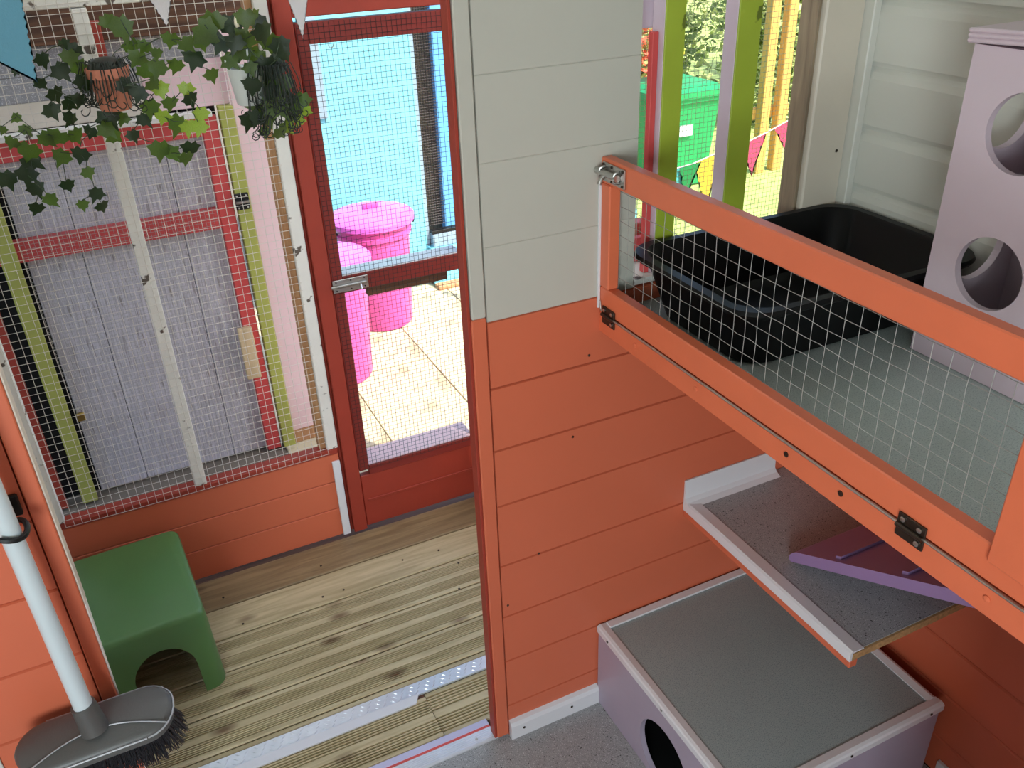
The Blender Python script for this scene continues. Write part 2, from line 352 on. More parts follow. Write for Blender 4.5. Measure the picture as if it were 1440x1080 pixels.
# --- partition wall left of the doorway
wleft = empty('wall_front', (-.7, YW, 0), kind='structure')
jl = [.0, .10, .237, .37, .505, .640, .777, .910, 1.052, 1.19, 1.33, 1.46, 1.6, 1.73, 1.865, 2.0, 2.15]
for a, b in zip(jl, jl[1:]):
    bm = bmesh.new(); g = .0009; x0, x1 = -1.3, -.2175
    prism(bm, [(x0, YW + .004, a + g), (x0, YW, a + g + .002), (x0, YW, b - g - .002), (x0, YW + .004, b - g), (x0, YW + .018, b - g), (x0, YW + .018, a + g)], (x1 - x0, 0, 0))
    mesh_obj('cladding_board', bm, ORANGE if b <= 1.06 else WHITE, wleft)
box('corner_board', -.2155, -.191, YW - .001, YW + .022, 0, 1.30, ORANGE, wleft, bev=.002)
box('corner_board', -.2155, -.191, YW - .001, YW + .022, 1.3005, 2.15, WHITE, wleft, bev=.002)
box('backing', -1.3, -.192, YW + .0222, YW + .028, 0, 2.15, OLDWHITE, wleft, bev=0)
box('cream_edge_strip', -.1908, -.188, YW + .003, YW + .028, .73, 2.15, CREAM, wleft, bev=.0005)
bm = bmesh.new(); prism(bm, [(-.1908, YW + .003, .73), (-.1908, YW + .026, .729), (-.1908, YW + .010, .60), (-.1908, YW + .004, .52), (-.1908, YW + .006, .30), (-.1908, YW + .003, .30)], (.0025, 0, 0)); mesh_obj('cream_edge_strip', bm, OLDWHITE, wleft)
box('white_strip', -.46, -.385, YW - .004, YW - .0005, .30, .56, WHITE, wleft, bev=.001)
# --- side, rear walls and ceiling of the inner room
wr = empty('wall_right', (1.31, 0, 0), kind='structure')
b0 = [.0, .10, .217, .338, .47, .60, .73, .86, .975]
for a, b in zip(b0, b0[1:]):
    bm = bmesh.new(); x = 1.31; prism(bm, [(x + .018, -1.3, a + .001), (x + .003, -1.3, a + .001), (x, -1.3, a + .004), (x, -1.3, b - .004), (x + .003, -1.3, b - .001), (x + .018, -1.3, b - .001)], (0, 2.545, 0)); mesh_obj('cladding_board', bm, ORANGE, wr)
b1 = [.975, 1.072, 1.183, 1.294, 1.406, 1.518, 1.63, 1.742, 1.854, 1.966, 2.15]
for a, b in zip(b1, b1[1:]):   # shiplap profile with a scooped upper edge
    bm = bmesh.new(); x = 1.31; prism(bm, [(x + .018, -1.3, a), (x - .002, -1.3, a), (x - .002, -1.3, b - .030), (x + .002, -1.3, b - .018), (x + .007, -1.3, b - .010), (x + .008, -1.3, b - .0005), (x + .018, -1.3, b - .0005)], (0, 2.545, 0)); mesh_obj('cladding_board', bm, WHITE, wr)
wl_ = empty('wall_left', (-1.32, 0, 0), kind='structure')
box('lower_panel', -1.34, -1.3, -1.34, 1.27, -.03, .55, ORANGE, wl_, bev=0); box('upper_panel', -1.34, -1.3, -1.34, 1.27, 1.75, 2.15, WHITE, wl_, bev=0)
box('side_panel', -1.34, -1.3, -1.34, -.95, .55, 1.75, WHITE, wl_, bev=0); box('side_panel', -1.34, -1.3, -.60, 1.27, .55, 1.75, WHITE, wl_, bev=0)
wre = empty('wall_rear', (0, -1.32, 0), kind='structure')
box('lower_panel', -1.3, 1.31, -1.34, -1.3, -.03, .95, ORANGE, wre, bev=0); box('upper_panel', -1.3, 1.31, -1.34, -1.3, 1.8, 2.15, WHITE, wre, bev=0)
box('side_panel', -1.3, -1.27, -1.34, -1.3, .95, 1.8, WHITE, wre, bev=0); box('side_panel', -.45, 1.31, -1.34, -1.3, .95, 1.8, WHITE, wre, bev=0)
o = box('ceiling', -1.34, 1.36, -1.34, 1.275, 2.151, 2.19, CEIL, bev=0); tag(o, kind='structure')
o = box('ceiling_porch', -.36, 1.30, 1.276, 2.22, 2.151, 2.157, OPAL, bev=0); tag(o, kind='structure')
# baseboard of the partition
bs = empty('baseboard_back', (.65, 1.23, 0), kind='structure')
bm = bmesh.new(); prism(bm, [(.5335, YW, 0), (.5335, 1.232, 0), (.5335, 1.232, .040), (.5335, 1.236, .050), (.5335, YW, .054)], (.231, 0, 0)); mesh_obj('moulding', bm, PLASTIC, bs)
for xx in (.565, .69): screw(bs, (xx, 1.2316, .026), (0, -1, 0), .003, DARKSTEEL)
bs2 = box('baseboard_right', 1.300, 1.3095, -1.3, .73, 0, .05, PLASTIC); tag(bs2, kind='structure')
# --- corner post, raw reveal and window posts
cp = empty('trim_5', (1.25, YW, 0), kind='structure')
box('cream_post', 1.200, 1.290, YW - .010, YW + .05, 1.06, 2.15, CREAM, cp, bev=.003)
box('corner_batten', 1.2905, 1.308, YW - .030, YW + .02, 1.06, 2.15, WHITE, cp, bev=.002)
box('raw_reveal', 1.192, 1.1995, YW + .002, YW + .046, 1.06, 2.15, RAWWOOD, cp, bev=.001)
screw(cp, (1.27, YW - .0105, 1.245), (0, -1, 0), .003, DARKSTEEL)
wn = empty('window_1', (1.0, 1.27, 1.06), kind='structure')
box('window_sill', .827, 1.1915, 1.2465, 1.330, 1.0585, 1.070, OLDWHITE, wn, bev=.001)
box('lime_face', .8735, .9125, 1.2470, 1.2510, 1.0705, 2.15, LIME, wn, bev=.001)
box('lime_face', 1.0205, 1.0690, 1.2470, 1.2510, 1.0705, 2.15, LIME, wn, bev=.001)
box('lavender_post', .8735, .9125, 1.2512, 1.285, 1.0705, 2.15, LAV, wn, bev=.001)
box('lavender_post', 1.0205, 1.0690, 1.2512, 1.285, 1.0705, 2.15, LAV, wn, bev=.001)
box('red_batten', .8615, .8732, 1.2645, 1.2780, 1.0705, 1.49, ROSE, wn, bev=.001)
box('lavender_rail', .84, .93, 1.3040, 1.318, 1.4905, 1.56, LAV, wn, bev=.002)
box('red_bottom_rail', .868, .93, 1.3190, 1.334, 1.0705, 1.118, ROSE, wn, bev=.002)
wires('wire_mesh', 'y', 1.345, .80, 1.40, 1.07, 1.60, .0095, .00042, GREENWIRE, wn, wob=.0003)
# --- far porch wall: mesh window, orange panel
wf = empty('wall_far', (.05, 2.14, 0), kind='structure')
fz = [0.0, .100, .196, .292]
for a, b in zip(fz, fz[1:]): box('cladding_board', -.32, .4235, 2.140, 2.158, a + .0008, b - .0008, ORANGE, wf, bev=.002)
box('sill_rail', -.32, .4235, 2.136, 2.175, .2925, .312, RED, wf, bev=.003)
box('white_corner_strip', .400, .4225, 2.131, 2.1395, .002, .270, PLASTIC, wf, bev=.001)
w2 = empty('window_2', (.05, 2.14, .31), kind='structure')
box('stile', -.322, -.303, 2.135, 2.165, .313, 1.52, OLDWHITE, w2, bev=.002)
box('centre_post', .026, .056, 2.135, 2.165, .313, 1.5185, OLDWHITE, w2, bev=.002)
box('stile', .393, .4245, 2.135, 2.165, .313, 1.52, OLDWHITE, w2, bev=.002)
box('tan_reveal', .374, .3925, 2.150, 2.18, .313, 1.52, TANWOOD, w2, bev=.001)
box('head_rail', -.322, .4245, 2.135, 2.165, 1.5205, 1.60, OLDWHITE, w2, bev=.002)
wires('wire_mesh', 'y', 2.1335, -.304, .398, .300, 1.58, .0205, .00062, WHITEWIRE, w2, wob=.0011)
box('upper_board', -.322, .86, 2.142, 2.17, 1.6005, 2.15, RED, wf, bev=.002)
o = box('wall_porch_left', -.36, -.323, 1.275, 2.2, -.03, 2.15, OLDWHITE, bev=0); tag(o, kind='structure')
# --- porch right side: low wall with open mesh above
wp = empty('wall_porch_right', (.92, 1.7, 0), kind='structure')
box('lower_panel', .905, .925, 1.36, 2.16, -.03, .30, ORANGE, wp, bev=.002)
box('post', .905, .935, 1.36, 1.39, .301, 1.13, ROSE, wp, bev=.002)
box('post', .905, .935, 2.12, 2.16, .301, 2.14, RED, wp, bev=.002)
# ------------------------------------------------------------ mesh door in the far wall
jf = empty('trim_6', (.46, 2.14, 0), kind='structure')
box('door_post', .4255, .4335, 2.150, 2.18, 0, 1.599, RED, jf, bev=.001)
box('door_post', .4340, .4745, 2.130, 2.175, 0, 1.599, RED, jf, bev=.002)
box('door_post', .862, .90, 2.130, 2.175, 0, 1.599, RED, jf, bev=.002)
box('door_head', .4750, .8615, 2.130, 2.175, 1.4635, 1.599, RED, jf, bev=.002)
dr = empty('door_1', (.476, 2.14, .005), kind='structure')
DRK = mat('dark_red_door_paint', (132, 44, 36), .5, bump=.3, bscale=50, var=.08)
box('stile', .4765, .506, 2.134, 2.165, .21, 1.452, DRK, dr, bev=.002)
box('stile', .8465, .8605, 2.134, 2.165, .21, 1.452, DRK, dr, bev=.002)
box('top_rail', .5065, .8460, 2.134, 2.165, 1.404, 1.452, DRK, dr, bev=.002)
mr_ = empty('middle_rail_dummy', (0, 0, 0)); bpy.data.objects.remove(mr_)
box('middle_rail', .5065, .8460, 2.136, 2.195, .779, .826, DRK, dr, bev=.002)
box('bottom_rail', .5065, .8460, 2.134, 2.200, .190, .2215, DRK, dr, bev=.002)
box('lit_rail_top', .5065, .8460, 2.1385, 2.197, .8262, .8295, PLASTIC, dr, bev=.0005)  # white strip paints the daylight caught on the rail top
box('lit_sill_top', .5065, .8460, 2.1385, 2.225, .2217, .2245, PINKW, dr, bev=.0005)  # pale pink strip paints the sunlight along the bottom rail
box('bottom_panel', .4765, .8605, 2.138, 2.160, .004, .1895, RED, dr, bev=.003)
box('panel_moulding', .4900, .8500, 2.1345, 2.1379, .095, .103, RED, dr, bev=.001)
wires('wire_mesh', 'y', 2.1322, .480, .858, .213, 1.450, .01265, .00055, DARKWIRE, dr, wob=.0002)
bt = box('slide_bolt', .476, .572, 2.1262, 2.1300, .787, .822, STEEL, dr, bev=.001)
bm = bmesh.new(); tube(bm, [(.470, 2.121, .806), (.565, 2.121, .806)], .0045, 10); tube(bm, [(.548, 2.121, .806), (.548, 2.112, .792)], .0035, 8); mesh_obj('bolt_bar', bm, STEEL, bt, smooth=True)
for xx in (.485, .525, .562):
    for zz in (.793, .817): screw(bt, (xx, 2.1258, zz), (0, -1, 0), .002, DARKSTEEL)
bm = bmesh.new(); tube(bm, [(.560 + .006 * math.cos(a), 2.150, 1.398 - .008 * math.sin(a)) for a in [math.pi * i / 8 for i in range(9)]], .0012, 6); mesh_obj('ring_hook', bm, STEEL, dr, smooth=True)
pk = box('weathered_plank', .586, .826, 2.200, 2.222, .728, .770, BROWNWOOD, dr, bev=.002)

# ============================================================ INNER ROOM THINGS
# --- raised platform behind the gate
pf = empty('raised_platform', (1.0, .3, .988), 'raised bench platform with grey green vinyl top inside the wire gate', 'platform')
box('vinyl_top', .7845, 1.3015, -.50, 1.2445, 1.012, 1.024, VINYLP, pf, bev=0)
box('underside_board', .7845, 1.3015, -.50, 1.2445, .994, 1.0118, CHIP, pf, bev=0)
box('shade_panel', .7845, 1.3015, .296, .315, .001, .9935, ORANGE, pf, bev=0)  # unseen panel, added to block light under the platform
box('shade_board', .757, .784, -.50, .315, .001, .986, ORANGE, pf, bev=0)  # unseen too, added to keep light off the lower right wall
fr = box('front_rail', .755, .784, -.50, 1.2440, .9865, 1.0265, ORANGE_G, pf, bev=.002)
for yy in (1.123, .95, .743, .641, .424): screw(fr, (.7545, yy, 1.010), (-1, 0, 0), .0042, ORANGE_G if yy in (1.123, .95, .424) else DARKSTEEL)
# --- the wire gate
gt = empty('wire_gate', (.77, .8, 1.03), 'orange framed drop down wire gate along the front of the raised platform', 'gate')
box('bottom_rail', .755, .777, .30, 1.2440, 1.0300, 1.0765, ORANGE_G, gt, bev=.002)
box('top_rail', .755, .7755, .30, 1.2440, 1.2655, 1.3085, ORANGE_G, gt, bev=.002)
box('post', .7545, .7765, 1.2145, 1.2440, 1.0770, 1.2650, ORANGE_G, gt, bev=.002)
box('post', .7480, .7765, .385, .4340, 1.0585, 1.2650, ORANGE_G, gt, bev=.002)
box('white_end_strip', .7500, .7545, 1.2400, 1.2445, 1.035, 1.262, PLASTIC, gt, bev=.0005)
wires('wire_mesh', 'x', .7795, .395, 1.240, 1.046, 1.303, .0257, .00055, GALV, gt, wob=.0009, seg=.0257, warp=lambda u, v: .002 * math.sin(u * 9) )
bm = bmesh.new(); tube(bm, [(.7530, .25, 1.0283), (.7530, .8, 1.0286), (.7530, 1.190, 1.0283)], .0021, 8); mesh_obj('hinge_rod', bm, STEEL, gt, smooth=True)
bm = bmesh.new(); tube(bm, [(.7530, 1.225, 1.0300), (.7530, 1.2350, 1.034), (.7530, 1.2385, 1.05)], .0018, 8); mesh_obj('rod_end', bm, STEEL, gt, smooth=True)
for yc in (1.208, .531):
    h = box('hinge', .7515, .7546, yc - .020, yc + .020, 1.0115, 1.0445, DARKSTEEL, gt, bev=.0006)
    bm = bmesh.new(); tube(bm, [(.7505, yc - .019, 1.0283), (.7505, yc + .019, 1.0283)], .0036, 10); mesh_obj('knuckle', bm, DARKSTEEL, h, smooth=True)
    for yy, zz in ((yc + .012, 1.038), (yc - .012, 1.038), (yc - .012, 1.0185)): screw(h, (.7508, yy, zz), (-1, 0, 0), .0036, STEEL)
sb = box('slide_bolt', .7510, .7544, 1.166, 1.234, 1.2715, 1.3035, STEEL, gt, bev=.001)
bm = bmesh.new(); tube(bm, [(.7450, 1.178, 1.288), (.7450, 1.272 - .03, 1.288)], .0058, 14); tube(bm, [(.7450, 1.214, 1.288), (.736, 1.214, 1.280), (.733, 1.214, 1.272)], [.0035, .0035, .0042], 10); mesh_obj('bolt_bar', bm, STEEL, sb, smooth=True)
for yy in (1.182, 1.226):
    bm = bmesh.new(); tube(bm, [(.7505, yy, 1.279), (.741, yy, 1.281), (.7375, yy, 1.288), (.741, yy, 1.295), (.7505, yy, 1.297)], .0028, 8); mesh_obj('staple', bm, STEEL, sb, smooth=True)
for yy in (1.172, 1.204, 1.230):
    for zz in (1.2755, 1.3000): screw(sb, (.7505, yy, zz), (-1, 0, 0), .0022, DARKSTEEL)
# --- black litter tray
def rrect(cx, cy, hx, hy, r, n=8):
    pts = []
    for sx, sy, a0 in ((1, 1, 0), (-1, 1, 90), (-1, -1, 180), (1, -1, 270)):
        for i in range(n + 1):
            a = math.radians(a0 + 90 * i / n); pts.append((cx + sx * (hx - r) + r * math.cos(a), cy + sy * (hy - r) + r * math.sin(a)))
    return pts
def loft(bm, rings, cap_first=False, cap_last=False):
    vs = [[bm.verts.new(p) for p in r] for r in rings]
    for a, b in zip(vs, vs[1:]):
        n = len(a)
        for j in range(n): bm.faces.new((a[j], a[(j + 1) % n], b[(j + 1) % n], b[j]))
    if cap_first: bm.faces.new(vs[0][::-1])
    if cap_last: bm.faces.new(vs[-1])
tc_ = (1.046, 1.063); bm = bmesh.new()
def ring(hx, hy, r, z): return [(p[0], p[1], z) for p in rrect(tc_[0], tc_[1], hx, hy, r)]
loft(bm, [ring(.185, .108, .045, 1.0245), ring(.205, .128, .05, 1.030), ring(.232, .158, .055, 1.128), ring(.250, .172, .06, 1.133), ring(.253, .175, .062, 1.138), ring(.250, .172, .06, 1.144), ring(.234, .158, .055, 1.144), ring(.229, .153, .052, 1.138), ring(.200, .125, .045, 1.042), ring(.188, .113, .04, 1.034), ring(.165, .09, .03, 1.033)], True, True)
bmesh.ops.rotate(bm, verts=bm.verts, cent=(1.046, 1.063, 1.024), matrix=Matrix.Rotation(math.radians(-.5), 3, 'Z'))
tr = mesh_obj('litter_tray', bm, BLACKP, smooth=True); tag(tr, 'large empty black plastic litter tray on the raised platform under the window', 'tray')
# --- lilac tower with round holes
tw = empty('cat_tower', (1.21, .766, 1.024), 'tall lilac wooden hideaway tower with round holes standing on the platform', 'cat tower')
T0, T1, TB = 1.025, 1.494, 1.305
mesh_obj('front_panel', holed(bmesh.new(), 'x', 1.120, 1.132, .664, .868, T0, T1, [(.767, 1.190, .0545), (.768, 1.390, .0545)]), LILAC_L, tw)
mesh_obj('side_panel', holed(bmesh.new(), 'y', .856, .868, 1.1322, TB - .0002, T0, T1, [(1.215, 1.188, .056), (1.213, 1.394, .054)]), LILAC_L, tw)
box('side_panel', 1.1322, TB - .0002, .664, .676, T0, T1, LILAC_L, tw, bev=.001)
box('back_panel', TB - .006, TB, .6762, .8558, T0, T1, LILAC_L, tw, bev=0)
box('inner_shelf', 1.1324, TB - .0064, .6764, .8556, 1.285, 1.295, LILAC_L, tw, bev=0)
bm = bmesh.new()
for k in range(3): abox(bm, 1.110, 1.309, .63, .875, 1.4955 + k * .0065, 1.5015 + k * .0065, .002)
abox(bm, 1.113, 1.308, .632, .873, 1.496, 1.5135)
bmesh.ops.rotate(bm, verts=bm.verts, cent=(1.12, .875, 1.495), matrix=Matrix.Rotation(math.radians(-3.0), 3, 'X'))
mesh_obj('lid', bm, LILAC_L, tw)
# --- half height step shelf
st = empty('step_shelf', (1.14, 1.0, .47), 'speckled grey step shelf edged in white plastic below the platform', 'shelf')
box('vinyl_top', 1.003, 1.3085, .750, 1.2435, .5085, .5105, VINYL, st, bev=0)
box('chipboard', .984, 1.3085, .746, 1.2435, .492, .5083, CHIP, st, bev=0)
bm = bmesh.new(); prism(bm, [(.9785, .746, .492), (.9785, .746, .5125), (.983, .746, .5155), (1.009, .746, .5125), (1.009, .746, .5108), (.9838, .746, .5108), (.9838, .746, .492)], (0, .497, 0)); mesh_obj('white_edge_trim', bm, PLASTIC, st)
bm = bmesh.new(); prism(bm, [(.978, 1.2420, .511), (.978, 1.2160, .511), (.978, 1.2290, .5165), (.978, 1.2370, .5240), (.978, 1.2400, .5700), (.978, 1.2435, .5700)], (.250, 0, 0)); mesh_obj('white_upstand', bm, PLASTIC, st)
box('red_lip', .9800, .9995, .746, 1.2435, .474, .4918, ORANGE, st, bev=.002)
# --- ramp resting on the step shelf
sl_ = .52
def rp(x, t, h): return (x, .985 - t, .5125 + sl_ * t + h)
bm = bmesh.new()
n = 26; L_ = .66; th_ = .026
prof = [(0.006, 0), (L_, 0), (L_, th_), (.016, th_), (.006, th_ - .004), (.0, th_ * .6), (.0, .006)]
prism(bm, [rp(1.048, t, h) for t, h in prof], (.232, 0, 0))
rm = empty('ramp', (1.16, .985, .512), 'lilac wooden ramp rising from the speckled step shelf below the gate', 'ramp')
mesh_obj('plank', bm, LILAC_D, rm)
for k in range(4):
    t = .10 + k * .14; bm = bmesh.new(); prism(bm, [rp(1.060, t, th_), rp(1.060, t + .012, th_), rp(1.060, t + .012, th_ + .007), rp(1.060, t, th_ + .007)], (.208, 0, 0)); mesh_obj('grip_batten', bm, LILAC_D, rm)
# --- low lilac den on the floor
dn = empty('den_box', (1.01, .99, 0), 'low lilac wooden den with grey vinyl lid and white edging on the floor', 'cat house')
X0, X1, Y0, Y1, ZT = .765, 1.262, .733, 1.2400, .243
mesh_obj('side_panel', holed(bmesh.new(), 'x', X0, X0 + .012, Y0 + .0122, Y1, .001, ZT - .0142, [(.975, .092, .086)]), LILAC, dn)
box('side_panel', X1 - .012, X1, Y0 + .0122, Y1, .001, ZT - .0142, LILAC, dn, bev=0)
box('front_panel', X0, X1, Y0, Y0 + .012, .001, ZT - .0142, LILAC, dn, bev=.001)
box('rear_panel', X0 + .0122, X1 - .0122, Y1 - .012, Y1, .001, ZT - .0142, LILAC, dn, bev=0)
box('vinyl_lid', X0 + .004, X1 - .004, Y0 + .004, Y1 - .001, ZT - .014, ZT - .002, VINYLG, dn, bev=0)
box('shade_sheet', X0 + .0125, X1 - .0125, Y0 + .0125, Y1 - .0125, .001, .012, BLACKM, dn, bev=0)  # black sheet added in place of the shade inside the den
def edge_trim(name, a, b, ins, out):
    """quarter-angle trim from a to b; ins = inward unit vector"""
    a, b, i_ = Vector(a), Vector(b), Vector(ins); up = Vector((0, 0, 1)); bm = bmesh.new()
    P = [(-.0045, -.016), (-.0045, -.002), (-.002, .0015), (.004, .0035), (.019, .0005), (.019, -.0018), (-.0005, -.0018), (-.0005, -.016)]
    prism(bm, [a + i_ * u + up * v for u, v in P], b - a); return mesh_obj(name, bm, PLASTIC, dn)
e1 = edge_trim('white_edge_trim', (X0, Y0 - .004, ZT), (X0, Y1, ZT), (1, 0, 0), 0)
e2 = edge_trim('white_edge_trim', (X0 - .004, Y0, ZT + .0004), (X1 + .004, Y0, ZT + .0004), (0, 1, 0), 0)
e3 = edge_trim('white_edge_trim', (X1, Y0 + .018, ZT), (X1, Y1, ZT), (-1, 0, 0), 0)
box('white_edge_trim', X0 + .019, X1 - .019, Y1 - .019, Y1, ZT - .0018, ZT + .0035, PLASTIC, dn, bev=.001)
for yy in (1.195, .985): screw(e1, (X0 - .005, yy, ZT - .007), (-1, 0, 0), .003, DARKSTEEL if yy > 1 else STEEL)
for xx in (1.23, 1.02): screw(e2, (xx, Y0 - .005, ZT - .007), (0, -1, 0), .003, DARKSTEEL)
# --- green moulded shelter on the deck
def shelter():
    """flared box, hollow, arch cut in the front: built as outer shell + inner shell joined round the arch"""
    bm = bmesh.new(); zt = .242
    cx, cy = -.168, 1.900
    tx, ty, bx, by = .138, .182, .146, .190
    def ring(hx, hy, r, z, off=0): return [(p[0], p[1], z) for p in rrect(cx, cy, hx - off, hy - off, max(.004, r - off), 6)]
    lv = [(0.002, bx, by, .035), (.02, bx - .0005, by - .001, .035), (.18, tx + .003, ty + .003, .030), (.228, tx + .001, ty + .001, .028), (.238, tx - .002, ty - .003, .026), (zt, tx - .009, ty - .010, .02)]
    loft(bm, [ring(hx, hy, r, z) for z, hx, hy, r in lv], False, True)
    lv2 = [(z if z < .22 else z - .009, hx, hy, r) for z, hx, hy, r in lv]
    loft(bm, [ring(hx, hy, r, z, .009) for z, hx, hy, r in lv2], False, True)
    return bm
_bm = shelter(); bmesh.ops.rotate(_bm, verts=_bm.verts, cent=(-.03, 1.715, 0), matrix=Matrix.Rotation(math.radians(3), 3, 'Z'))
sh = mesh_obj('pet_shelter', _bm, GREENP, smooth=True)
tag(sh, 'green moulded plastic pet shelter with an arched opening on the deck by the far wall', 'pet shelter')
bmc = bmesh.new(); acx, ar = -.148, .071
pts = [(acx - ar * 1.06, 1.60, -.05)] + [(acx + ar * math.cos(math.radians(180 - 10 * i)), 1.60, .095 + ar * 1.12 * math.sin(math.radians(10 * i))) for i in range(19)] + [(acx + ar * 1.06, 1.60, -.05)]
prism(bmc, pts, (0, .20, 0)); cut = mesh_obj('arch_cutter', bmc, GREENP)
md = sh.modifiers.new('arch', 'BOOLEAN'); md.operation = 'DIFFERENCE'; md.object = cut; md.solver = 'EXACT'
dg = bpy.context.evaluated_depsgraph_get(); new = bpy.data.meshes.new_from_object(sh.evaluated_get(dg)); sh.modifiers.clear(); sh.data = new
bpy.data.objects.remove(cut)
sh.data.materials.clear(); sh.data.materials.append(GREENP)
# --- broom hanging by the doorway
br = empty('broom', (-.23, 1.18, .50), 'hanging broom with charcoal head and white handle clipped to the orange wall', 'broom')
HZ = .553; hx0, hx1 = -.345, -.104; hy0, hy1 = 1.122, 1.218
def head_outline(ins=0.0):
    pts = []; cy = (hy0 + hy1) / 2; hr = (hy1 - hy0) / 2 - ins
    for cxx, a0 in ((hx1 - .048, -90), (hx0 + .048, 90)):
        for i in range(13):
            a = math.radians(a0 + 180 * i / 12); pts.append((cxx + hr * math.cos(a) * .98, cy + hr * math.sin(a)))
    return pts
bm = bmesh.new(); loft(bm, [[(x, y, HZ + dz - .030 * max(0, (1.17 - y)) / .048 * .5) for x, y in head_outline(i)] for dz, i in ((-.024, .006), (-.020, .001), (-.007, 0), (-.002, .003), (0, .008), (.003, .03))], True, True)
hd = mesh_obj('head', bm, GREYP, br, smooth=True)
bm = bmesh.new()
o_ = [(x, y, HZ - .006 - .030 * max(0, (1.17 - y)) / .048 * .5) for x, y in head_outline(-.0006)]; o_ = o_[:14]
tube(bm, o_, .0016, 6); tube(bm, [(hx0 + .03, hy0 - .001, HZ - .021), (hx1 - .05, hy0 - .001, HZ - .021)], .0016, 6); mesh_obj('edge_highlight', bm, mat('light_grey_edge', (170, 172, 176), .3), hd, smooth=True)  # light grey tubes paint the highlight along the head's edge
bm = bmesh.new(); tube(bm, [(-.330 + .21 * t, 1.128 + .030 * math.sin(math.pi * t), HZ + .001 - .010 * (1 - math.sin(math.pi * t))) for t in [i / 12 for i in range(13)]], .0012, 6); mesh_obj('moulded_line', bm, MATS['light_grey_edge'], hd, smooth=True)
bm = bmesh.new(); tube(bm, [(-.2245, 1.160, HZ - .002), (-.2275, 1.166, HZ + .030), (-.2300, 1.1685, HZ + .050)], [.0215, .0195, .0185], 20); mesh_obj('socket', bm, GREYP, br, smooth=True)
bm = bmesh.new(); tube(bm, [(-.2290, 1.167, HZ + .040), (-.2380, 1.190, .97), (-.2500, 1.212, 1.62)], .0145, 20); mesh_obj('handle', bm, HANDLE, br, smooth=True)
bm = bmesh.new(); rb = random.Random(4)
for ins in (.010, .020, .030, .040):
    ol = head_outline(ins); n = len(ol)
    for i in range(n):
        p, q = ol[i], ol[(i + 1) % n]; Ld = math.hypot(q[0] - p[0], q[1] - p[1]); m_ = max(1, int(Ld / .0042))
        for k in range(m_):
            for rep in range(8):
                t = (k + rb.random()) / m_; x, y = p[0] + (q[0] - p[0]) * t, p[1] + (q[1] - p[1]) * t
                ox, oy = x - (hx0 + hx1) / 2, y - (hy0 + hy1) / 2; fx = .022 * (ox / .12) ** 3; fy = .014 * oy / .048
                zt_ = HZ - .022 - .030 * max(0, (1.17 - y)) / .048 * .5
                j = lambda s: rb.uniform(-s, s)
                tube(bm, [(x, y, zt_), (x + fx * .5 + j(.003), y + fy * .5 + j(.003), zt_ - .022), (x + fx + j(.006), y + fy + j(.006), zt_ - .046 + j(.004))], [.0009, .0009, .0006], 3, False)
b_ = mesh_obj('bristles', bm, BRIST, br); b_['kind'] = 'stuff'
cl = empty('broom_clip', (-.245, 1.23, .94), 'small black clip on the orange wall gripping the white broom handle', 'clip')
bm = bmesh.new(); tube(bm, [(-.2375 + .0225 * math.cos(a), 1.190 + .0225 * math.sin(a), .938 + .004 * math.sin(2 * a)) for a in [math.radians(-60 + 300 * i / 20 - 60) for i in range(21)]], .0042, 8); mesh_obj('ring', bm, BLACKM, cl, smooth=True)
bm = bmesh.new(); tube(bm, [(-.2375, 1.212, .940), (-.236, 1.236, .948)], .006, 8); abox(bm, -.252, -.222, 1.236, 1.2445, .930, .966, .002); mesh_obj('wall_bracket', bm, BLACKM, cl)
# ============================================================ HANGING PLANTS AND BUNTING
def leaf_mesh(name):
    bm = bmesh.new()
    P = [(0, -.30, .04), (.20, -.42, -.02), (.34, -.20, -.06), (.56, -.12, -.10), (.40, .06, -.05), (.36, .26, -.06), (.16, .30, 0), (0, .66, -.08)]
    pts = [(x, y, z) for x, y, z in P] + [(-x, y, z) for x, y, z in P[-2:0:-1]]
    vs = [bm.verts.new(p) for p in pts]; c = bm.verts.new((0, .02, .05)); n = len(vs)
    for i in range(n): bm.faces.new((vs[i], vs[(i + 1) % n], c))
    for f in bm.faces: f.smooth = True
    me = bpy.data.meshes.new(name); bm.to_mesh(me); bm.free(); return me
LM = {k: leaf_mesh('leaf') for k in 'gdy'}
LM['g'].materials.append(LEAF); LM['d'].materials.append(LEAFD); LM['y'].materials.append(LEAFY)
def add_leaf(parent, p, size, kind, tilt=None):
    o = bpy.data.objects.new('leaf', LM[kind]); COL.objects.link(o); o.parent = parent
    o.location = Vector(p) - wl(parent); s = size * random.uniform(1.15, 1.4); o.scale = (s, s, s)
    # blade hangs tip down, face turned roughly into the room
    q = Matrix.Rotation(random.uniform(-.6, .6), 4, 'Z') @ Matrix.Rotation(math.radians(90 + random.uniform(-40, 25)), 4, 'X') @ Matrix.Rotation(math.pi + random.uniform(-.8, .8), 4, 'Z')
    o.rotation_euler = q.to_euler(); return o
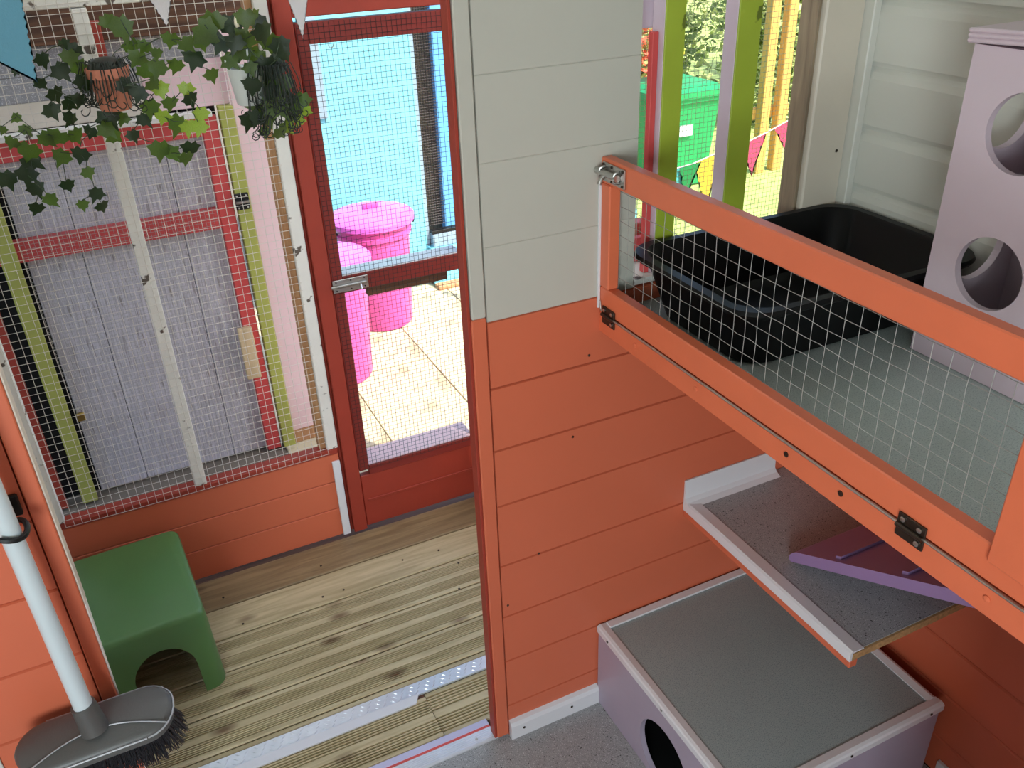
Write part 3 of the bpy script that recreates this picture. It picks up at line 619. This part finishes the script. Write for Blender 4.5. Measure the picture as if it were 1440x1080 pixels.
def plant(name, label, base, leaves, pot_top, bright=()):
    e = empty(name, base, label, 'plant')
    for i, (x, y, z, s) in enumerate(leaves):
        k = 'y' if i in bright else ('d' if random.random() < .42 else 'g')
        add_leaf(e, (x, y, z), s, k)
    bm = bmesh.new(); top = Vector(pot_top)
    for i, (x, y, z, s) in enumerate(leaves):
        p = Vector((x, y, z))
        # each leaf stalk joins the next leaf nearer to the pot
        best = top; bd = (p - top).length
        for (x2, y2, z2, s2) in leaves:
            q = Vector((x2, y2, z2))
            if (q - top).length < (p - top).length - .012 and (q - p).length < min(bd, 1): best = q; bd = (q - p).length
        mid = (p + best) / 2 + Vector((random.uniform(-.006, .006), random.uniform(-.004, .004), random.uniform(0, .008)))
        tube(bm, [p + Vector((0, 0, s * .3)), mid, best], .0009, 4, False)
    mesh_obj('stems', bm, STEM, e, smooth=True)
    return e
def curls(e, c, rad, n, drop, seed, dens=1.0):
    bm = bmesh.new(); r = random.Random(seed)
    for i in range(n):
        a = r.uniform(0, 2 * math.pi); k = r.uniform(.5, 1.15); p = Vector((c[0] + rad * k * math.cos(a), c[1] + rad * k * math.sin(a), c[2]))
        out = Vector((math.cos(a), math.sin(a), 0)); d = drop * r.uniform(.4, 1.1); cu = r.uniform(-.5, .5)
        pts = [p - out * rad * .3 + Vector((0, 0, .0)), p + Vector((0, 0, .008)), p + out * .010 - Vector((0, 0, d * .35))]
        q = p + out * .014 + Vector((0, 0, -d * .7)); sg = 1 if cu > 0 else -1
        for w_ in range(7):
            an = math.radians(40 * w_); pts.append(q + Vector((sg * .009 * (1 - math.cos(an)), r.uniform(-.001, .001), -.011 * math.sin(an) - .002 * w_)))
        tube(bm, pts, .0011, 4, False)
    o = mesh_obj('curly_sprigs', bm, CURL, e, smooth=True); o['kind'] = 'stuff'; return o
T=[[0.106,1.951,1.495,0.0438],[0.082,1.979,1.505,0.0275],[-0.003,1.963,1.473,0.0217],[-0.047,1.984,1.447,0.0246],[-0.098,1.986,1.431,0.0163],[-0.021,1.936,1.43,0.035],[-0.0,1.931,1.454,0.0268],[-0.042,2.005,1.379,0.0281],[-0.056,1.953,1.359,0.033],[-0.062,1.951,1.409,0.0203],[-0.023,2.02,1.357,0.0286],[-0.002,1.972,1.369,0.028],[-0.028,2.005,1.33,0.0286],[0.002,1.973,1.306,0.0286],[-0.142,1.988,1.302,0.0251],[-0.148,1.944,1.336,0.0162],[-0.118,1.987,1.282,0.0367],[-0.12,2.008,1.257,0.0344],[-0.132,1.977,1.239,0.0369],[-0.171,1.997,1.231,0.037],[-0.124,1.99,1.206,0.0317],[-0.104,1.936,1.193,0.0312],[-0.135,1.998,1.164,0.0292],[-0.062,1.983,1.263,0.0287],[-0.027,1.957,1.268,0.0285],[-0.023,1.933,1.237,0.0228],[-0.068,2.008,1.199,0.0265],[-0.019,1.973,1.182,0.0265],[-0.05,1.995,1.158,0.0238],[-0.014,2.009,1.144,0.0272],[-0.122,1.994,1.346,0.0194],[-0.113,2.013,1.318,0.0226],[-0.058,1.966,1.305,0.0337],[-0.027,2.002,1.297,0.0288],[-0.08,1.97,1.304,0.0281],[0.118,2.014,1.452,0.0315],[0.142,2.009,1.45,0.0258],[0.157,1.939,1.444,0.0196],[0.119,1.942,1.438,0.0306],[0.153,1.95,1.416,0.0368],[0.195,2.017,1.406,0.0295],[0.228,1.969,1.423,0.0405],[0.192,1.986,1.461,0.0286],[0.217,1.957,1.453,0.0313],[0.201,1.976,1.365,0.0264],[0.204,1.965,1.346,0.0293],[0.218,1.962,1.316,0.0267],[0.151,1.983,1.37,0.032],[0.165,1.983,1.34,0.0323],[0.109,2.011,1.309,0.0326],[0.067,1.991,1.322,0.0291],[0.145,2.014,1.311,0.0329],[0.08,2.007,1.281,0.0267],[0.173,2.019,1.289,0.0394],[0.191,1.99,1.287,0.0331],[0.207,1.945,1.294,0.0295],[0.126,2.007,1.245,0.0393],[0.146,2.017,1.232,0.0336],[0.188,2.011,1.238,0.0338],[0.172,1.981,1.226,0.0273],[0.259,1.994,1.384,0.0297],[0.137,1.949,1.387,0.0313],[0.133,2.005,1.404,0.0319],[0.041,1.982,1.327,0.0431],[0.032,1.956,1.31,0.037],[0.106,1.936,1.376,0.0338],[0.044,2.007,1.286,0.0294],[0.125,2.019,1.331,0.0327],[0.084,1.938,1.392,0.0279],[0.011,2.002,1.424,0.0309],[0.014,1.967,1.402,0.0306],[0.013,1.944,1.464,0.0243]]
W=[[0.259,1.956,1.472,0.0457],[0.283,1.999,1.486,0.0408],[0.318,2.009,1.475,0.0502],[0.337,1.934,1.494,0.0371],[0.36,1.985,1.487,0.0353],[0.367,1.934,1.465,0.0434],[0.411,1.995,1.426,0.0424],[0.295,1.96,1.414,0.0322],[0.331,2.009,1.422,0.0391],[0.36,2.018,1.407,0.0396],[0.37,1.975,1.389,0.0452],[0.39,2.02,1.359,0.0435],[0.409,1.958,1.416,0.0299],[0.328,1.937,1.364,0.0355],[0.344,1.984,1.318,0.0429],[0.371,1.933,1.316,0.0452],[0.364,1.948,1.344,0.0391],[0.403,1.967,1.321,0.0307],[0.316,1.985,1.284,0.0369],[0.328,1.944,1.297,0.0332],[0.37,1.934,1.264,0.0336],[0.424,2.008,1.296,0.0348],[0.431,1.958,1.319,0.0308],[0.43,2.016,1.266,0.0256],[0.393,2.011,1.433,0.0364],[0.284,1.964,1.449,0.0377],[0.248,1.971,1.454,0.0346],[0.337,1.977,1.449,0.0442],[0.374,1.988,1.479,0.0385],[0.395,1.984,1.393,0.0394],[0.404,1.98,1.356,0.0368],[0.394,1.986,1.334,0.0401],[0.36,2.015,1.28,0.0377],[0.406,1.976,1.281,0.0281],[0.394,1.969,1.264,0.0281],[0.37,1.995,1.365,0.0397],[0.31,1.951,1.448,0.0377],[0.333,1.957,1.396,0.0296],[0.35,2.018,1.25,0.0253],[0.437,1.977,1.293,0.025]]

e = plant('hanging_plant', 'trailing ivy in a terracotta pot hung left of the door wire window', (.062, 1.99, 1.35), T, (.062, 1.985, 1.425), bright={44, 46, 47, 51, 54, 55})
bm = bmesh.new(); lathe(bm, [(.0, 0), (.027, 0), (.030, .002), (.037, .062), (.041, .064), (.0415, .082), (.037, .082), (.034, .070)], (.061, 1.985, 1.340), 28); mesh_obj('terracotta_pot', bm, TERRA, e, smooth=True)['label'] = 'terracotta plant pot'
curls(e, (.061, 1.985, 1.428), .042, 60, .10, 1)
bm = bmesh.new(); bmesh.ops.create_icosphere(bm, subdivisions=2, radius=.036); bmesh.ops.scale(bm, verts=bm.verts, vec=(1, 1, .5)); bmesh.ops.translate(bm, verts=bm.verts, vec=(.061, 1.985, 1.424)); mesh_obj('dark_moss', bm, CURL, e, smooth=True)
e = plant('hanging_plant', 'trailing ivy in a white pot hung on a hook beside the door post', (.335, 1.99, 1.33), W, (.34, 1.98, 1.43), bright={23, 34, 39})
bm = bmesh.new(); lathe(bm, [(.0, 0), (.026, 0), (.029, .003), (.037, .070), (.038, .076), (.034, .076)], (.330, 2.005, 1.315), 28); mesh_obj('white_pot', bm, POTW, e, smooth=True)['label'] = 'white plant pot'
bm = bmesh.new(); tube(bm, [(.345 + .017 * math.cos(a), 2.0, 1.478 + .021 * math.sin(a)) for a in [math.radians(-20 + 220 * i / 14) for i in range(15)]], .0045, 10); mesh_obj('hook', bm, mat('cream_hook_plastic', (226, 212, 186), .4), e, smooth=True)
bm = bmesh.new()
tube(bm, [(.330, 1.970, 1.39), (.300, 1.965, 1.41), (.285, 1.965, 1.412)], .0035, 6)
tube(bm, [(.345, 2.0, 1.478), (.338, 2.0, 1.40)], .002, 6); mesh_obj('pot_strap', bm, POTW, e, smooth=True)
curls(e, (.375, 1.97, 1.39), .04, 60, .13, 2); curls(e, (.375, 1.955, 1.30), .03, 26, .05, 6)
add_curl = None
def pinked(p0, p1, tip, tooth=.0045, th=.0008):
    """triangular flag with zigzag edges; p0-p1 top edge, tip below"""
    bm = bmesh.new(); p0, p1, tip = Vector(p0), Vector(p1), Vector(tip); pts = []
    def zig(a, b, inward):
        n = max(4, int((b - a).length / tooth)); out = []
        for i in range(n): out.append(a + (b - a) * (i / n) + (inward * tooth * .5 if i % 2 else Vector((0, 0, 0))))
        return out
    c = (p0 + p1 + tip) / 3
    pts = [p0] + zig(p1, tip, (c - (p1 + tip) / 2).normalized()) + zig(tip, p0, (c - (p0 + tip) / 2).normalized())
    nrm = (p1 - p0).cross(tip - p0).normalized(); prism(bm, pts, nrm * th)
    bmesh.ops.triangulate(bm, faces=[f for f in bm.faces if len(f.verts) > 4]); return bm
def garland(label, loc, path, r=.0012):
    e = empty('bunting', loc, label, 'bunting'); bm = bmesh.new(); tube(bm, path, r, 6); mesh_obj('string', bm, CORD, e, smooth=True); return e
def flag(p0, p1, tip, m, label, parent, tooth=.0045):
    o = mesh_obj('flag', pinked(p0, p1, tip, tooth), m, parent); o['label'] = label; return o
gi = garland('bunting string inside the room with one large pale blue flag at the top left corner', (-.11, 1.15, 1.6), [(-1.299, 1.15, 1.74), (-.20, 1.15, 1.657), (-.022, 1.15, 1.70), (.60, 1.244, 1.80)])
gp = garland('bunting string across the porch with two white pinked flags before the door header', (.27, 1.7, 1.66), [(-.322, 1.7, 1.72), (.105, 1.7, 1.661), (.215, 1.7, 1.661), (.345, 1.7, 1.661), (.445, 1.7, 1.661), (.95, 1.7, 2.15)])
flag((-.20, 1.15, 1.655), (-.022, 1.15, 1.70), (-.0385, 1.15, 1.5295), FLAGB, 'large pale blue pinked flag', gi)
flag((.105, 1.7, 1.66), (.215, 1.7, 1.66), (.163, 1.7, 1.513), FLAGW, 'white flag before the wire window', gp)
flag((.345, 1.7, 1.66), (.445, 1.7, 1.66), (.3925, 1.7, 1.475), FLAGW, 'white flag before the door header', gp)

# ============================================================ OUTSIDE
gd = box('ground', -6, 12, 1.3, 14, -.25, -.085, GROUND, bev=0); tag(gd, kind='structure')
pv = empty('paving', (1.2, 3, -.05), kind='structure')
bmp = bmesh.new(); abox(bmp, -.1765, .1765, -.163, .163, 0, .034, .002); tile = bpy.data.meshes.new('paving_slab'); bmp.to_mesh(tile); bmp.free(); tile.materials.append(STONE)
x = .723 + .1785 - .357
for i in range(6):
    for j in range(6):
        o = bpy.data.objects.new('paving_slab', tile); COL.objects.link(o); o.parent = pv
        o.location = Vector((.9015 + .357 * (i - 1), 2.523 + .333 * j - .16, -.084 + random.uniform(-.001, .001))) - wl(pv)
# --- pen behind the wire window
pn = empty('neighbouring_pen', (0, 2.8, -.05), 'grey boarded pen with red and lime posts seen through the wire window', 'pen')
def pbox(name, x0, x1, z0, z1, m, y0=2.80, y1=2.83, **k): return box(name, x0, x1, y0, y1, z0, z1, m, pn, bev=.002, **k)
xs = [-.72, -.5, -.262, -.11, .04, .19, .345]
for a, b in zip(xs[2:], xs[3:]): pbox('grey_board', a + .001, b - .001, -.05, 1.10, GREYBOARD, 2.835, 2.85)
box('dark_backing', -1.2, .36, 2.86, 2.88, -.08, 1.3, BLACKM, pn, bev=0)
pbox('red_rail', -.75, .3045, .797, .862, ROSE); pbox('red_rail', -.75, .3045, 1.085, 1.142, ROSE)
pbox('red_post', .305, .352, -.05, 1.142, ROSE)
pbox('lime_post', .362, .404, -.05, 1.165, LIME2, 2.79, 2.83)
pbox('lime_post', -.322, -.276, -.05, 1.08, LIME2, 2.778, 2.799); pbox('dark_red_post', -.398, -.368, -.05, .95, RED, 2.778, 2.799)
pbox('pink_board', .4045, .520, .005, 1.3755, PINKW, 2.800, 2.82); pbox('tan_board', .4045, .520, -.05, .004, TANWOOD, 2.800, 2.82)
pbox('pink_board', .170, .4040, 1.166, 1.30, PINKW, 2.822, 2.835)
pbox('pale_ledge', -.75, .34, 1.143, 1.160, OLDWHITE, 2.78, 2.82)
pbox('beige_board', -.75, .169, 1.161, 1.232, BEIGE, 2.822, 2.835)
pbox('speckled_board', -.75, .40, 1.3005, 1.376, SPECKLE, 2.822, 2.835); pbox('speckled_board', -.75, .169, 1.2325, 1.3, SPECKLE, 2.822, 2.835)
pbox('dark_brown_fascia', -.75, .56, 1.377, 1.52, BROWNWOOD, 2.800, 2.835)
pbox('red_post', .073, .096, 1.27, 1.43, RED, 2.775, 2.798)
pbox('pale_patch', .283, .330, .262, .452, PALEPATCH, 2.775, 2.798)
lt = pbox('latch', .357, .400, .850, .902, BLACKM, 2.780, 2.789)
bm = bmesh.new(); tube(bm, [(.358, 2.775, .876), (.399, 2.775, .876)], .005, 8); mesh_obj('latch_bar', bm, STEEL, lt, smooth=True)
for xx in (.364, .392):
    for zz in (.857, .895): screw(lt, (xx, 2.7798, zz), (0, -1, 0), .003)
wires('wire_mesh', 'y', 2.792, -.262, .30, .0, 1.08, .0127, .0005, GALV, pn, wob=.0006)
pd = empty('padlock', (-.248, 2.74, .25), 'small brass padlock hanging on the lime post of the pen', 'padlock')
box('lock_body', -.258, -.234, 2.765, 2.778, .262, .290, BRASS, pd, bev=.002)
bm = bmesh.new(); tube(bm, [(-.246 + .009 * math.cos(a), 2.7715, .290 + .016 * math.sin(a)) for a in [math.pi * i / 10 for i in range(11)]], .002, 8); mesh_obj('shackle', bm, STEEL, pd, smooth=True)
o = box('pen_roof', -1.2, .56, 2.172, 3.2, 1.60, 1.606, OPAL, bev=0); tag(o, 'flat pale roof sheet over the neighbouring pen', 'roof')
o = box('pen_floor', -1.2, .60, 2.22, 2.86, -.085, -.06, GROUND, bev=0); tag(o, kind='structure'); o.name = 'floor_pen'
# --- turquoise shed beyond the paving
sd = empty('turquoise_shed', (1.4, 3.98, -.05), 'turquoise painted shed wall beyond the pink bins', 'shed')
box('wall_panel', .60, 1.392, 3.96, 4.02, -.05, 2.2, BLUE, sd, bev=.002)
box('grey_panel', .90, .972, 3.945, 3.958, .84, 1.9, GREYBLUE, sd, bev=.001)
box('mesh_post', 1.393, 1.412, 3.97, 4.0, -.05, 2.2, GREYBLUE, sd, bev=.001)
box('dark_gap_board', 1.413, 1.62, 4.08, 4.1, -.05, 2.2, RAWWOOD, sd, bev=.001)
wires('wire_mesh', 'y', 3.975, 1.412, 1.50, .25, 1.6, .0127, .0016, DARKWIRE, sd, wob=.0003)
box('wall_panel', 1.501, 2.6, 3.97, 4.02, -.05, 2.2, BLUE_D, sd, bev=.002)
box('door_foot_rail', 1.413, 2.6, 3.93, 3.969, .215, .232, BLACKM, sd, bev=.001); box('pale_foot_strip', 1.413, 2.6, 3.925, 3.968, .150, .2145, GREYBLUE, sd, bev=.001)
box('plinth', 1.393, 2.6, 3.90, 3.968, -.035, .1495, BLUE, sd, bev=.002)
box('kerb', 1.393, 2.6, 3.84, 3.899, -.05, -.030, TANWOOD, sd, bev=.002)
# --- pink bins
def bin_thing(c, r0, r1, h, label, body=PINKP, lid=PINKL, handles=True):
    e = empty('dustbin', c, label, 'bin', )
    bm = bmesh.new(); lathe(bm, [(0, 0), (r0 * .96, 0), (r0, .01), (r1 * .97, h * .86), (r1 * 1.04, h * .865), (r1 * 1.05, h * .90), (r1, h * .91), (r1, h), (r1 * 1.06, h + .004), (r1 * .9, h + .002), (r0 * .9, .02), (0, .02)], c, 40); mesh_obj('body', bm, body, e, smooth=True)
    z = c[2] + h + .006
    bm = bmesh.new(); lathe(bm, [(r1 * 1.06, -.020), (r1 * 1.14, -.018), (r1 * 1.15, .004), (r1 * 1.08, .014), (r1 * .9, .022), (r1 * .5, .036), (r1 * .2, .040), (0, .040)], (c[0], c[1], z), 40); l = mesh_obj('lid', bm, lid, e, smooth=True)
    bm = bmesh.new(); abox(bm, c[0] - .035, c[0] + .035, c[1] - .012, c[1] + .012, z + .036, z + .060, .006, 2); mesh_obj('grip', bm, PINKP, l, smooth=True)
    for s in (-1, 1):
        bm = bmesh.new(); tube(bm, [(c[0] + s * r1 * (1.06 + .10 * math.sin(math.pi * i / 8)), c[1] + .05 * (i / 4 - 1), c[2] + h * .93 + .02 * math.sin(math.pi * i / 8)) for i in range(9)], .005, 8); mesh_obj('handle', bm, BLACKM, e, smooth=True)
    return e
bin_thing((1.035, 3.66, -.048), .140, .165, .50, 'pink plastic dustbin with lilac lid, the farther one beside the turquoise shed')
bin_thing((.700, 3.24, -.048), .140, .165, .50, 'pink plastic dustbin nearer the mesh door, mostly hidden by its left stile')
# --- garden seen through the right window
ln = box('lawn', 2.45, 12, 1.3, 14, -.0845, -.05, GRASS, bev=0); tag(ln, kind='structure')
def leafmass(name, c, ext, n, size, mats_, label, cat='hedge', seed=1, trunk=True):
    e = empty(name, (c[0], c[1], -.05), label, cat); r = random.Random(seed)
    for mi, mm in enumerate(mats_):
        vs, fs = [], []
        for i in range(n // len(mats_)):
            u = [max(-1, min(1, r.gauss(0, .42))) for _ in range(3)]; p = Vector((c[0] + ext[0] * u[0], c[1] + ext[1] * u[1], max(-.04, c[2] + ext[2] * u[2])))
            a = Vector((r.gauss(0, 1), r.gauss(0, 1), r.gauss(0, 1))).normalized(); b = a.orthogonal().normalized(); s = size * r.uniform(.6, 1.3)
            k = len(vs); vs += [p - a * s, p + b * s * .45, p + a * s, p - b * s * .45]; fs.append((k, k + 1, k + 2, k + 3))
        me = bpy.data.meshes.new('foliage'); me.from_pydata(vs, [], fs); me.materials.append(mm); o = bpy.data.objects.new('foliage', me); COL.objects.link(o); o.parent = e; o.location = -e.location; o['kind'] = 'stuff'
    if trunk:
        bm = bmesh.new(); tube(bm, [(c[0], c[1], -.05), (c[0], c[1], c[2])], [.03, .015], 8); mesh_obj('trunk', bm, BROWNWOOD, e, smooth=True)
    return e
leafmass('hedge', (5.15, 5.7, .75), (.55, .30, .9), 12000, .035, (HEDGE, HEDGED, HEDGE), 'tall bright green hedge at the right edge of the window view', seed=2)
leafmass('hedge', (3.9, 6.6, .7), (1.3, .35, .9), 14000, .045, (HEDGED, HEDGE, HEDGED), 'darker hedge behind the green bin seen through the window', seed=3)
leafmass('hedge', (7.2, 6.6, .9), (.9, .6, 1.1), 8000, .05, (HEDGE, HEDGED), 'far hedge closing the garden beyond the timber post', seed=8)
leafmass('flowering_shrub', (3.75, 5.6, .62), (.16, .15, .30), 500, .04, (FRUIT, HEDGE), 'shrub with orange red flowers between the bin and the lavender post', 'shrub', seed=5)
gb = empty('garden_bin', (3.42, 4.8, -.05), 'green wheeled garden bin with pale label standing beyond the window', 'bin')
bm = bmesh.new(); loft(bm, [[(p[0], p[1], z) for p in rrect(3.42, 4.8, hx, hy, .03, 4)] for z, hx, hy in ((-.04, .19, .19), (.50, .235, .235), (.505, .255, .255), (.53, .255, .255))], True, True); mesh_obj('body', bm, BINGREEN, gb)
bm = bmesh.new(); loft(bm, [[(p[0], p[1], z) for p in rrect(3.42, 4.8, hx, hy, .03, 4)] for z, hx, hy in ((.531, .27, .27), (.57, .27, .27), (.60, .20, .20))], True, True); mesh_obj('lid', bm, BINGREEN, gb)
box('paper_label', 3.34, 3.44, 4.563, 4.566, .30, .37, PLASTIC, gb, bev=0)
bm = bmesh.new(); tube(bm, [(3.18, 5.0, .02), (3.66, 5.0, .02)], .06, 16); mesh_obj('wheel_axle', bm, BLACKM, gb, smooth=True)
yb = empty('yellow_tub', (3.4, 4.9, .60), 'yellow tub standing on the lid of the green bin', 'tub')
bm = bmesh.new(); lathe(bm, [(0, 0), (.08, 0), (.10, .16), (.105, .16), (.105, .18), (.09, .18), (.075, .02), (0, .02)], (3.40, 4.82, .6015), 24); mesh_obj('tub_body', bm, YELLOW, yb, smooth=True)
bm = bmesh.new(); lathe(bm, [(0, -.004), (.108, -.004), (.112, .004), (.02, .02), (0, .02)], (3.40, 4.82, .786), 24); mesh_obj('tub_lid', bm, LIME, yb, smooth=True)
fn = empty('wooden_fence', (4.15, 4.63, -.05), 'orange timber fence posts standing in front of the far hedge', 'fence')
for i, xx in enumerate((4.02, 4.16)): box('fence_post', xx, xx + .07, 4.6, 4.66, -.05, 1.1, TIMBER, fn, bev=.003)
box('fence_rail', 3.98, 4.30, 4.661, 4.69, .30, .38, TIMBER, fn, bev=.003)
# outdoor bunting
gg = garland('garden bunting of teal, green, yellow and pink flags strung between two poles outside the window', (2.5, 3.0, -.05), [(1.865, 3.0, .64), (2.16, 3.0, .650), (2.27, 3.0, .656), (2.42, 3.0, .69), (2.52, 3.0, .701), (2.66, 3.0, .736), (2.86, 3.0, .80), (3.135, 3.0, .88)], .003)
for xx in (1.85, 3.15):
    bm = bmesh.new(); tube(bm, [(xx, 3.0, -.05), (xx, 3.0, 1.1)], .018, 10); mesh_obj('pole', bm, TIMBER, gg, smooth=True)
flag((2.16, 3.0, .648), (2.27, 3.0, .653), (2.225, 3.0, .46), TEAL, 'teal flag', gg, .02)
flag((2.20, 2.99, .650), (2.31, 2.99, .662), (2.235, 2.99, .50), GREENF, 'green flag', gg, .02)
flag((2.28, 3.0, .656), (2.42, 3.0, .688), (2.36, 3.0, .42), YELLF, 'yellow flag', gg, .02)
flag((2.52, 3.0, .70), (2.66, 3.0, .734), (2.60, 3.0, .55), PINKF, 'pink flag', gg, .02)
flag((2.70, 3.0, .747), (2.86, 3.0, .798), (2.79, 3.0, .62), PINKF, 'pink flag', gg, .02)
